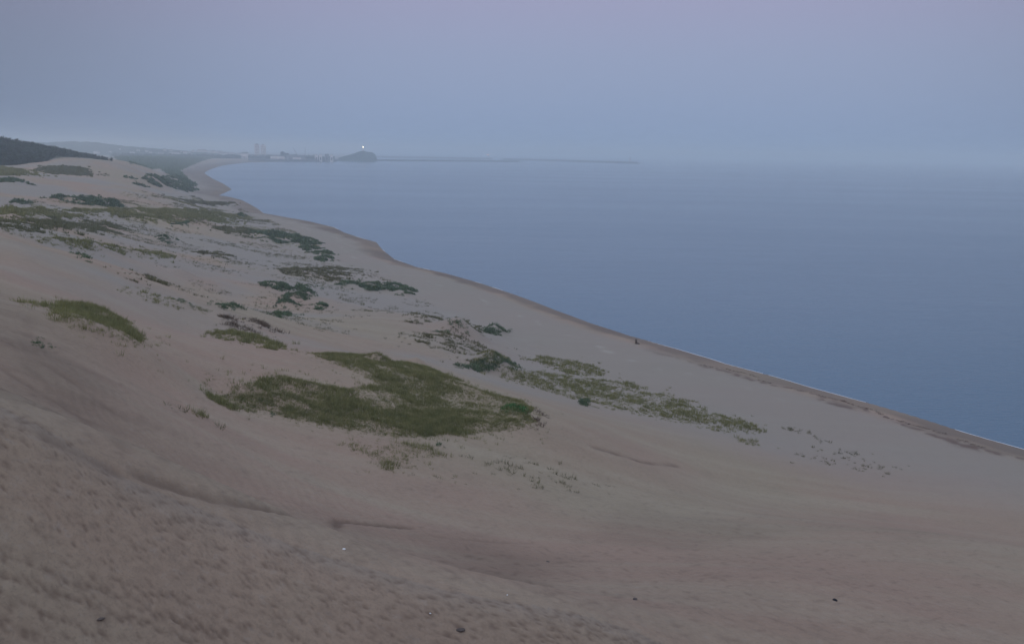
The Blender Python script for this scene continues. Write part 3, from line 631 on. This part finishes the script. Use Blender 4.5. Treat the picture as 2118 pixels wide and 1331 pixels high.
for (k, spc, dens, bump, Ppx, lab), P in zip(PL, polys_w):
    A_ = area(P); cx, cy_ = np.mean(P, 0); d = math.hypot(cx, cy_)
    Pn = np.array(P); ctr = Pn.mean(0); rad = math.sqrt(A_ / PI)
    big = ctr + (Pn - ctr) * 1.25                       # ragged edge: sample wider, then cut by noise
    n_ = int(min(46000, max(5, area(big) * dens * (1.0 if k == 's' else 1.6))))
    C = sample_poly(big, n_); e_ = seg_dist(C[:, 0], C[:, 1], P); e_ = np.where(in_poly(C[:, 0], C[:, 1], P), e_, -e_) / max(rad, .3)
    s1 = max(.6, rad * .22); s2 = 1.0 + d / 130
    nA = fbm(C[:, 0] / s1 / 2.6, C[:, 1] / s1 / 1.6, 4, 13); nB = fbm(C[:, 0] / s2, C[:, 1] / s2, 3, 14)
    if k == 'g':
        th = {'grass': -.38 if dens < 4 else (-.75 if dens < 8 else -1.15), 'sparse': .02, 'yellow': -.3, 'brown': -.05}[spc]
        keep = (e_ + (.33 if dens < 5 else .16) * nA > .0) & (nB + .35 * nA > th + (.3 if dens < 5 else .55) * np.exp(-np.maximum(e_, 0) / .12) + rng.normal(0, .08, len(C)))
    else:
        th = -.04 if rad > 2.2 else -.35
        keep = (e_ + .55 * nA > -.04) & (nB + .4 * nA > th + .2 * np.exp(-np.maximum(e_, 0) / .12) + rng.normal(0, .06, len(C)))
    C = C[keep] if keep.sum() > 3 else C[:4]
    if k == 'g': C = np.vstack([C, stray(P, max(4, len(C) // 8), 1.0 + d / 110)])
    elif rad > 2: C = np.vstack([C, stray(P, max(2, len(C) // 12), .5 + d / 300)])
    C = C[sd_pt(C[:, 0], C[:, 1]) > 8]
    px1 = d / 918.0; nC = fbm(C[:, 0] / s2 / 1.3, C[:, 1] / s2 / 1.3, 2, 15)
    sz = rng.uniform(.55, 1.25, len(C)) * (1 + max(0, d - 150) / 350) * (1 + .9 * np.clip(nC, -.5, .6))
    if dens > 8: V_, F_, v_ = blades(C, sz * .78, 12, .26, .34, .036, .7, .12)
    elif spc in ('grass', 'yellow'): V_, F_, v_ = blades(C, sz, 16, .30, .36, max(.030, px1 * .33), .7, .08)
    elif spc == 'sparse': V_, F_, v_ = blades(C, sz, 14, .26, .28, max(.035, px1 * .4), .9, .06)
    elif spc == 'brown': V_, F_, v_ = blades(C, sz, 14, .32, .32, .05, 1.2, .12)
    else:
        if rad < 1.2: sz *= max(.34, rad / 1.5)
        V_, F_, v_ = blades(C, sz, 30, .45, .20, max(.08, px1 * .5), 1.1, .5)
    total += len(F_)
    if k == 'g':
        o = mesh_obj({'brown': 'withered_scrub'}.get(spc, 'beach_grass'), V_, F_, MV[spc], attrs={'blade': v_}); tag(o, lab, 'grass' if spc != 'brown' else 'scrub', 'stuff')
    else:
        o = mesh_obj('green_shrub', V_, F_, MV[spc], attrs={'blade': v_}); tag(o, lab, 'shrub', 'thing')
print('plant tris', total)

# low scrub over the flat coastal plain and the sparse sprigs through the dune field
def ground_cover(name, Ppx, n_, spc, lab, cat, size, nb=12, thr=.1, sc=20, lo=60, hi=7000, hgt=.25, spread=.35, wd=.06, up=.1):
    P = hits(Ppx, lo=lo, hi=hi); C = sample_poly(P, n_); nz = fbm(C[:, 0] / sc, C[:, 1] / sc, 4, 55); C = C[nz > thr + rng.normal(0, .08, len(C))]
    C = C[sd_pt(C[:, 0], C[:, 1]) > 30]; d = np.hypot(C[:, 0], C[:, 1]); sz = rng.uniform(.5, 1.4, len(C)) * size * (1 + np.maximum(0, d - 200) / 350)
    V_, F_, v_ = blades(C, sz, nb, spread, hgt, wd, 1.0, up); o = mesh_obj(name, V_, F_, MV[spc], attrs={'blade': v_}); return tag(o, lab, cat, 'stuff')
ground_cover('dune_sprigs', [(0, 425), (400, 405), (520, 440), (700, 520), (880, 620), (1100, 740), (900, 720), (700, 700), (520, 640), (250, 590), (400, 560), (150, 520), (0, 480)], 26000, 'sparse', 'tiny sprigs scattered in broken lines through the dune hollows', 'plants', 1.1, thr=.2, sc=9)
ground_cover('dune_scrub', [(0, 425), (400, 405), (520, 440), (700, 520), (760, 580), (600, 590), (400, 560), (150, 520), (0, 480)], 9000, 'grass', 'broken dark green cover on the small dunes of the left distance', 'plants', 1.0, thr=.24, sc=26)
ground_cover('plain_scrub', [(240, 326), (330, 322), (440, 327), (400, 340), (372, 352), (398, 380), (350, 362), (330, 348), (270, 340)], 9000, 'creeper', 'blue green scrub covering the coastal plain behind the far sand hill', 'scrub', 1.0, thr=-.5, sc=80, lo=500, hgt=.35, spread=.6, wd=.3, up=.4, nb=8)

# wrack line of seaweed and driftwood bits along the beach at right
i0 = int(0); C = []
for j in range(5200):
    i = random.randrange(len(P2)); 
    if dd_[i] > 215: continue
    x, y = P2[i] - nrm[i] * (9.1 + 4.0 * float(fbm(P2[i][0] / 9, P2[i][1] / 9, 3, 91)) + random.gauss(0, .35))
    if vnoise(np.array([x / 4]), np.array([y / 4]), 88)[0] < -.12: continue
    C.append((x, y))
C = np.array(C); V_, F_, v_ = blades(C, rng.uniform(.4, 1.1, len(C)), 9, .3, .12, .09, 2.0, .06)
tag(mesh_obj('seaweed_line', V_, F_, MV['weed'], attrs={'blade': v_}), 'reddish brown seaweed line on the beach near the right edge', 'seaweed', 'stuff')

# pine wood on the left hill
def wood(Ppx, n_, lab, size, lo=700, hi=1500):
    P = Ppx
    C = sample_poly(P, n_); z = H(C[:, 0], C[:, 1]); nb = 26; n2 = len(C)
    size = size * np.interp(np.degrees(np.arctan2(C[:, 0], C[:, 1])), [-29, -24], [1.15, .45])
    ci = np.repeat(np.arange(n2), nb); s = (rng.uniform(.8, 1.2, n2) * size)[ci]
    an = rng.uniform(0, 2 * PI, n2 * nb); f = rng.uniform(.15, 1, n2 * nb); rr = s * .42 * (1 - f * .75) * rng.uniform(.5, 1.1, n2 * nb)
    c = np.stack([C[ci, 0] + np.cos(an) * rr, C[ci, 1] + np.sin(an) * rr, z[ci] + f * s], 1)
    e = s * .16
    V_ = np.stack([c + rng.normal(0, 1, c.shape) * e[:, None] for _ in range(3)], 1).reshape(-1, 3)
    F_ = np.arange(len(V_)).reshape(-1, 3); v_ = np.repeat(rng.uniform(0, 1, n2 * nb), 3)
    return tag(mesh_obj('pine_wood', V_, F_, MV['pine'], attrs={'blade': v_}), lab, 'woodland', 'stuff')
def azd(a_, d_): a_ = math.radians(a_); return (math.sin(a_) * d_, math.cos(a_) * d_)
HILLW = [at_d(px, py, d)[:2] for px, py, d in WOODP]
wood(HILLW, 4200, 'dark pine wood covering the hill at the left edge', 7.0)

# ------------------------------------------------------------------ far wooded hills with the town
def ridge(name, lab, prof, dfar, depth, amp, seed):
    """prof: list of (px, py) skyline points; a long low hill, real depth, standing about dfar away"""
    na, nd = 260, 26; pxs = np.linspace(prof[0][0], prof[-1][0], na); pys = np.interp(pxs, [p[0] for p in prof], [p[1] for p in prof]); V_ = []
    tops = np.array([at_d(a_, b_, dfar)[2] for a_, b_ in zip(pxs, pys)]); tops += amp * fbm(pxs / 9, pxs * 0 + 3, 4, seed)
    for i, px in enumerate(pxs):
        d0 = ray(px, 310); ux, uy = d0.x / math.hypot(d0.x, d0.y), d0.y / math.hypot(d0.x, d0.y)
        for j in range(nd):
            f = j / (nd - 1); dist = dfar - depth * .6 + depth * 1.4 * f; s = math.sin(min(1, f / .45) * PI / 2) if f < .45 else math.cos((f - .45) / .55 * PI / 2)
            hh = -6 + (tops[i] + 6) * s; V_.append((ux * dist, uy * dist, hh))
    V_ = np.array(V_); V_[:, 2] += amp * .8 * fbm(V_[:, 0] / 60, V_[:, 1] / 60, 4, seed + 3) * (V_[:, 2] > 4)
    I = np.arange(na * nd).reshape(na, nd); F_ = np.stack([I[:-1, :-1], I[1:, :-1], I[1:, 1:], I[:-1, 1:]], -1).reshape(-1, 4)
    o = mesh_obj(name, V_, F_, M_hill, smooth=True); tag(o, lab, kind='structure'); return V_.reshape(na, nd, 3), pxs
GR, gpx = ridge('hills', 'low blue wooded hills behind the town at left', [(-400, 300), (-100, 292), (40, 297), (60, 293), (95, 295), (150, 292), (205, 295), (250, 301), (300, 305), (340, 309), (380, 312), (420, 315), (470, 318), (530, 320), (600, 322), (690, 325)], 5200, 900, 3.0, 300)
def on_hill(px, py, fallback=4200):
    i = int(np.clip(np.searchsorted(gpx, px), 0, len(gpx) - 1)); best = None
    for j in range(12):
        v = GR[i, j]; t = at_d(px, py, math.hypot(v[0], v[1]))[2]
        if best is None or abs(t - v[2]) < best[0]: best = (abs(t - v[2]), v)
    return best[1]
house = empty('house', (0, 0, -500)); 
HB = MB().box(-5, 5, -4, 4, -2, 6).build('wall', M_white, house); HR = MB().gable(-5.6, 5.6, -4.6, 4.6, 6.01, 9).build('roof', M_roof, house)
for k in range(3): MB().box(-3.9 + k * 3, -2.6 + k * 3, -4.06, -4.005, 2.2, 3.8).build('window', M_glass, house)
tmpl = [house] + list(house.children)
def face_cam(x, y): return math.atan2(-x, y) 
HSPOT = [(340, 312), (352, 313), (196, 317), (200, 317.5), (318, 319), (330, 319.5), (360, 319), (364, 319.5), (368, 319), (374, 315), (382, 317), (388, 316), (396, 314), (404, 312), (410, 313), (414, 314), (420, 314.5), (424, 314.5),
         (428, 314.5), (434, 315), (440, 316), (446, 316), (452, 317), (458, 321), (466, 320), (472, 322), (478, 319), (486, 321), (494, 320), (504, 315), (508, 317), (512, 320), (300, 313), (282, 312), (270, 317), (310, 316), (244, 311), (226, 314), (350, 318), (392, 320)]
HLAB = {(196, 317): 'leftmost pale house at the foot of the far wooded hill', (200, 317.5): 'pale house touching the right side of the leftmost house under the hill',
        (504, 315): 'white house standing highest just left of the two tall towers', (226, 314): 'lone house halfway up the far hill, above the leftmost pair',
        (512, 320): 'lowest house nearest the left of the two tall towers', (404, 312): 'white house on the skyline where the far hill runs out'}
for i, (px, py) in enumerate(HSPOT):
    v = on_hill(px, py)
    if i == 0: o = house; parts = []
    else:
        o = house.copy(); COL.objects.link(o)
        for ch in tmpl[1:]:
            c_ = ch.copy(); COL.objects.link(c_); c_.parent = o
    o.location = (v[0], v[1], v[2]); o.rotation_euler = (0, 0, face_cam(v[0], v[1]) + random.uniform(-.4, .4)); s = random.choice([1.0, 1.3, 1.7]); o.scale = (s * random.choice([1, 1.5]), s, s * .85)
    o['label'] = 'small pale house of the hazy town on the far left hillside'; o['category'] = 'house'; o['group'] = 'houses of the far town'; o['kind'] = 'thing'
    if (px, py) in HLAB: o['label'] = HLAB[(px, py)]

# far row of trees at the edge of the plain and behind the port
def tree_row(P, n_, lab, size):
    C = sample_poly(P, n_); nb = 22; n2 = len(C); ci = np.repeat(np.arange(n2), nb); s = (rng.uniform(.6, 1.3, n2) * size)[ci]
    an = rng.uniform(0, 2 * PI, n2 * nb); f = rng.uniform(0.05, 1, n2 * nb); rr = s * .5 * np.sqrt(rng.uniform(0, 1, n2 * nb))
    c = np.stack([C[ci, 0] + np.cos(an) * rr, C[ci, 1] + np.sin(an) * rr, 2.5 + f * s], 1)
    V_ = np.stack([c + rng.normal(0, 1, c.shape) * (s * .22)[:, None] for _ in range(3)], 1).reshape(-1, 3)
    return tag(mesh_obj('tree_belt', V_, np.arange(len(V_)).reshape(-1, 3), MV['pine'], attrs={'blade': np.repeat(rng.uniform(0, 1, n2 * nb), 3)}), lab, 'trees', 'stuff')
def strip(px0, px1, d0, d1): return [at_d(px0, 320, d0)[:2], at_d(px1, 320, d0)[:2], at_d(px1, 320, d1)[:2], at_d(px0, 320, d1)[:2]]
tree_row(strip(230, 480, 4050, 4200), 420, 'low dark tree belt at the inland edge of the coastal plain', 13)
tree_row(strip(470, 690, 4150, 4250), 330, 'dark tree belt between the harbour shore and the pale towers', 13)
tree_row(strip(585, 612, 4080, 4140), 40, 'round dark tree clump left of the harbour sheds', 20)

def thing(name, lab, cat, px, d, z=2.5, group=None):
    x, y, _ = at_d(px, 320, d); o = empty(name, (x, y, z), face_cam(x, y)); tag(o, lab, cat, 'thing', group); return o
def px_m(d): return d / FPX      # metres to one photo pixel
# pale pair of tall towers
def tower(px0, px1, pytop, d, lab, steps):
    o = thing('tower_block', lab, 'building', (px0 + px1) / 2, d); w = (px1 - px0) * px_m(d) / 2; h = at_d((px0 + px1) / 2, pytop, d)[2] - 2.5
    MB().box(-w, w, -9, 9, -4, h).build('wall', M_white, o); MB().box(-w * .5, w * .4, -5, 5, h + .01, h + 3.5).build('roof_house', M_roof, o)
    for j in range(int(h / 7)):
        MB().box(-w * .85, w * .85, -9.25, -9.01, 4 + j * 7, 6.2 + j * 7).build('window_band', M_glass if steps else M_steel, o)
    return o
tower(527, 537, 298.5, 4400, 'left of two tall pale towers standing side by side over the harbour', 1)
tower(539.5, 550, 300, 4400, 'right of two tall pale towers standing side by side over the harbour', 1)
# low link between them
def shed(px0, px1, pytop, d, lab, mtl=M_white, roof=True, z=2.5):
    o = thing('harbour_shed', lab, 'shed', (px0 + px1) / 2, d, z); w = (px1 - px0) * px_m(d) / 2; h = max(3, at_d((px0 + px1) / 2, pytop, d)[2] - z)
    MB().box(-w, w, -8, 8, -3, h * .8).build('wall', mtl, o); MB().gable(-w - .5, w + .5, -8.6, 8.6, h * .8 + .01, h).build('roof', M_roof, o)
    for j in range(3): MB().box(-w * .7 + j * w * .5, -w * .7 + j * w * .5 + w * .28, -8.1, -8.01, 0, h * .45).build('door', M_glass, o)
    return o
shed(593, 630, 320.5, 3950, 'longest low shed in the harbour below the crane boom', M_steel)
shed(606, 622, 324, 3900, 'small white shed in front of the longest harbour shed')
shed(560, 575, 321, 3950, 'pale shed just right of the two tall towers')
shed(576, 588, 322, 3950, 'pale shed second to the right of the two tall towers')
shed(500, 512, 315, 4000, 'white block rising above the trees left of the two tall towers')
for px0, px1, py, lab in [(651, 657, 320, 'narrow pale block, first of the four upright blocks at the harbour end'), (660, 666, 319.5, 'narrow pale block, second of the four upright blocks at the harbour end'),
                          (672, 680, 319, 'wider darker block, third of the four upright blocks at the harbour end'), (683, 689, 320, 'narrow pale block nearest the lighthouse hill')]:
    o = thing('harbour_block', lab, 'building', (px0 + px1) / 2, 3850); w = (px1 - px0) * px_m(3850) / 2; h = at_d((px0 + px1) / 2, py, 3850)[2] - 2.5
    MB().box(-w, w, -7, 7, -3, h).build('wall', M_steel if 'darker' in lab else M_white, o); MB().box(-w * 1.05, w * 1.05, -7.3, 7.3, h + .01, h + 1).build('roof', M_roof, o)
    MB().box(-w * .5, w * .5, -7.2, -7.01, 3, h * .6).build('window', M_glass, o)
# cranes
def crane(px, pytop, dxp, d, lab):
    o = thing('harbour_crane', lab, 'crane', px, d); h = at_d(px, pytop, d)[2] - 2.5; bx_ = dxp * px_m(d)
    MB().tube((0, 0, -3), (0, 0, h * .45), 1.3, 1.1).build('mast', M_steel, o)
    MB().box(-2.2, 2.2, -2, 2, h * .3, h * .38).build('cab', M_steel, o)
    MB().tube((0, 0, h * .36), (bx_, 0, h), .9, .5).build('jib', M_steel, o); MB().tube((0, 0, h * .5), (bx_ * .7, 0, h * .85), .2, .2).build('stay', M_steel, o)
crane(616, 306, -9, 4000, 'harbour crane with its jib leaning left')
crane(631, 305, .4, 4000, 'thin upright harbour mast crane right of the leaning jib')

# rocky headland with the lit lighthouse
def knoll(name, lab, skyline, d, depth, z0=-3):
    na, nd = 90, 22; xs = np.linspace(skyline[0][0], skyline[-1][0], na); ys = np.interp(xs, [p[0] for p in skyline], [p[1] for p in skyline]); V_ = []
    for i, px in enumerate(xs):
        top = at_d(px, ys[i], d)[2] + 1.2 * float(fbm(np.array([px / 3.0]), np.array([1.0]), 3, 7)[0]); r_ = ray(px, 320); hn = math.hypot(r_.x, r_.y)
        for j in range(nd):
            f = j / (nd - 1); s = math.sin(f * PI) ** .7; dist = d + (f - .5) * depth; V_.append((r_.x / hn * dist, r_.y / hn * dist, z0 + (top - z0) * s))
    V_ = np.array(V_); V_[:, 2] += 1.5 * fbm(V_[:, 0] / 12, V_[:, 1] / 12, 3, 17) * (V_[:, 2] > 2)
    I = np.arange(na * nd).reshape(na, nd); F_ = np.stack([I[:-1, :-1], I[1:, :-1], I[1:, 1:], I[:-1, 1:]], -1).reshape(-1, 4)
    o = mesh_obj(name, V_, F_, M_hill, smooth=True); return tag(o, lab, kind='structure')
knoll('headland', 'small wooded headland carrying the lit lighthouse', [(700, 327), (712, 323), (725, 319.5), (735, 316), (745, 313), (752, 312), (760, 314), (770, 315.5), (776, 319), (779, 326)], 4300, 260)
lh = thing('lighthouse', 'small white lighthouse with its lamp lit on top of the headland', 'lighthouse', 751, 4300, at_d(751, 312.5, 4300)[2] - 2)
hl = at_d(751, 304.3, 4300)[2] - lh.location.z
MB().lathe([(2.6, -3), (2.0, hl - 3.4), (2.6, hl - 3.3), (2.6, hl - 2.8)], 14).build('tower', M_white, lh)
MB().lathe([(1.4, hl - 2.8), (2.2, hl - 1.2), (2.2, hl + .2), (1.4, hl + 1.1)], 14).build('lamp', emit('lighthouse_lamp', (1.0, .86, .55, 1), 12.0), lh)
MB().lathe([(1.8, hl + 1.12), (.3, hl + 2.4)], 14).build('roof', M_steel, lh)

# breakwaters: long rubble banks of uneven blocks
def breakwater(lab, p0, p1, width, hgt, nblk):
    """p0, p1: (px, py) of the water line at both ends"""
    a_ = Vector(at_z(*p0, 0)); b_ = Vector(at_z(*p1, 0)); L_ = (b_ - a_).length; ang = math.atan2(b_.y - a_.y, b_.x - a_.x)
    o = empty('breakwater', a_, ang); tag(o, lab, 'breakwater', 'thing')
    n_ = 160; V_ = []; w2 = width / 2
    for i in range(n_ + 1):
        x = L_ * i / n_; e = min(1, i / 2, (n_ - i) / 2)
        for yy, zz in ((-w2, -3), (-w2 * .55, hgt * .75), (-w2 * .3, hgt), (w2 * .3, hgt), (w2 * .55, hgt * .75), (w2, -3)):
            V_.append((x, yy * (.6 + .4 * e) + random.uniform(-.5, .5), zz if zz < 0 else zz * (.5 + .5 * e) + random.uniform(-.35, .35)))
    F_ = [(i * 6 + j, (i + 1) * 6 + j, (i + 1) * 6 + j + 1, i * 6 + j + 1) for i in range(n_) for j in range(5)] + [(0, 1, 2, 3, 4, 5), tuple(n_ * 6 + j for j in (5, 4, 3, 2, 1, 0))]
    mesh_obj('rubble_bank', V_, F_, M_stone, o)
    mb = MB()
    for i in range(nblk):
        x = random.uniform(0, L_); y = random.choice([-1, 1]) * w2 * random.uniform(.45, .9); z = hgt * (1 - abs(y) / w2) * 1.2 - .3; s = random.uniform(.8, 1.7); mb.box(x - s, x + s, y - s, y + s, z - s, z + s)
    q_ = mb.build('armour_block', M_stone, o); q_['kind'] = 'stuff'
    return o, L_
breakwater('near harbour wall running right from the beach below the pale towers', (515, 334.2), (693, 334.4), 40, 8.0, 300)
bw1, L1 = breakwater('middle breakwater passing in front of the lighthouse headland', (688, 332.0), (1075, 335.0), 26, 7.0, 400)
bw2, L2 = breakwater('farthest breakwater leaving the right side of the headland', (770, 325.6), (1020, 330.0), 30, 11.0, 300)
bw3, L3 = breakwater('long outer breakwater reaching farthest right into the sea', (1040, 330.4), (1322, 338.6), 28, 10.5, 400)
def beacon(par_px, par_py, pytop, lab, body, lamp=None, r=1.6, top=10):
    x, y, _ = at_z(par_px, par_py, 0); o = empty('harbour_beacon', (x, y, top)); tag(o, lab, 'beacon', 'thing'); d = math.hypot(x, y); h = at_d(par_px, pytop, d)[2] - top
    MB().lathe([(r * 1.6, -1), (r * 1.6, .8), (r, .85), (r * .8, h - 2.5), (r * 1.2, h - 2.4), (r * 1.2, h - 2)], 12).build('tower', body, o)
    MB().lathe([(r * .6, h - 2), (r * .9, h - 1.2), (r * .8, h), (r * .3, h + .8)], 12).build('lamp', lamp or M_glass, o)
    return o
beacon(1010, 329.4, 320.3, 'beacon with a reddish lamp lit at the end of the farthest breakwater', M_steel, emit('red_lamp', (1.0, .50, .40, 1), 60.0), 3.6)
beacon(1303, 337.6, 325.5, 'tall thin reddish beacon near the tip of the outer breakwater', M_red, None, 2.2)
beacon(1058, 330.9, 327.0, 'short white beacon at the left end of the outer breakwater', M_white, None, 2.4)
beacon(1048, 330.6, 328.0, 'stubby white marker just left of the short white beacon', M_white, None, 2.0)

# ------------------------------------------------------------------ things lying on the sand
def lump(name, lab, cat, px, py, size, material, lo=8, seed=1, shape=(1, .7, .5), parts=None):
    (x, y), = hits([(px, py)], lo=lo, fn=lambda a, b_: base_h(a, b_)[0]); z = float(H(x, y)[0])
    n1_, n2_ = 14, 9; V_ = []
    for j in range(n2_ + 1):
        th = PI * j / n2_
        for i in range(n1_):
            ph = 2 * PI * i / n1_; r = 1 + .35 * float(fbm(np.array([math.cos(ph) * 1.5 + seed * 7]), np.array([math.sin(ph) * 1.5 + math.cos(th) * 2]), 3, seed)[0])
            V_.append((math.sin(th) * math.cos(ph) * r * shape[0] * size, math.sin(th) * math.sin(ph) * r * shape[1] * size, math.cos(th) * r * shape[2] * size + size * shape[2] * .5))
    F_ = [(j * n1_ + i, (j + 1) * n1_ + i, (j + 1) * n1_ + (i + 1) % n1_, j * n1_ + (i + 1) % n1_) for j in range(n2_) for i in range(n1_)]
    o = mesh_obj(name, V_, F_, material, smooth=True, loc=(x, y, z)); o.rotation_euler = (0, 0, seed * 1.1); return tag(o, lab, cat, 'thing')
lump('driftwood_chunk', 'small black chunk lying alone on the bare sand at lower right', 'driftwood', 1727, 1241, .13, M_dark, seed=2)
lump('litter_scrap', 'white scrap on the brown slope at lower left of centre', 'litter', 711, 1136, .07, M_litter, seed=3)
lump('litter_scrap', 'tiny white scrap on the slope below the centre', 'litter', 1049, 1230, .035, M_litter, seed=4)
lump('litter_scrap', 'tiny white scrap lowest on the trodden sand', 'litter', 890, 1268, .035, M_litter, seed=5)
lump('sand_clod', 'brown wet clod on the trodden sand near the bottom edge', 'clod', 952, 1303, .13, M_wood, seed=6, shape=(1.3, .8, .3))
lump('sand_clod', 'small brown clod on the slope left of the black chunk', 'clod', 1313, 1239, .12, M_wood, seed=7, shape=(1.3, .8, .3))
lump('sand_clod', 'small dark clod right of centre on the brown slope', 'clod', 1134, 1161, .09, M_wood, seed=8, shape=(1.3, .8, .3))
lump('sand_clod', 'dark clod beside the furrow in the bottom left corner', 'clod', 208, 1280, .075, M_wood, lo=3, seed=9, shape=(1.5, .8, .35))
# weathered stump standing by the water
(x, y), = hits([(1317, 711)], lo=100); z = float(H(x, y)[0])
st = empty('driftwood_stump', (x, y, z), .4); tag(st, 'dark driftwood stump standing upright by the water line', 'driftwood', 'thing')
MB().tube((0, 0, -.3), (-.25, .1, 1.25), .36, .2, 9).build('trunk', M_wood, st, True)
MB().tube((.05, 0, .2), (.75, -.2, .05), .22, .08, 7).build('root', M_wood, st); MB().tube((-.05, 0, .15), (-.5, .3, -.02), .18, .06, 7).build('root', M_wood, st); MB().tube((-.2, .08, .95), (.2, -.1, 1.3), .09, .03, 6).build('branch_stub', M_wood, st)

# ------------------------------------------------------------------ haze
hz = mesh_obj('haze', *(lambda r, z0, z1: ([(-r,-r,z0),(r,-r,z0),(r,r,z0),(-r,r,z0),(-r,-r,z1),(r,-r,z1),(r,r,z1),(-r,r,z1)], [(3,2,1,0),(4,5,6,7),(0,1,5,4),(1,2,6,5),(2,3,7,6),(3,0,4,7)]))(130000.0, -11.0, 110.0), M_glass)
M_hz = bpy.data.materials.new('haze'); M_hz.use_nodes = True; t = M_hz.node_tree; t.nodes.clear()
ho = t.nodes.new('ShaderNodeOutputMaterial'); pv = t.nodes.new('ShaderNodeVolumePrincipled'); t.links.new(pv.outputs[0], ho.inputs['Volume'])
pv.inputs['Color'].default_value = (.85, .95, 1.0, 1); pv.inputs['Density'].default_value = 0.00027; pv.inputs['Anisotropy'].default_value = 0.0
hz.data.materials.clear(); hz.data.materials.append(M_hz); tag(hz, 'blue evening haze over sea and dunes', None, 'stuff')
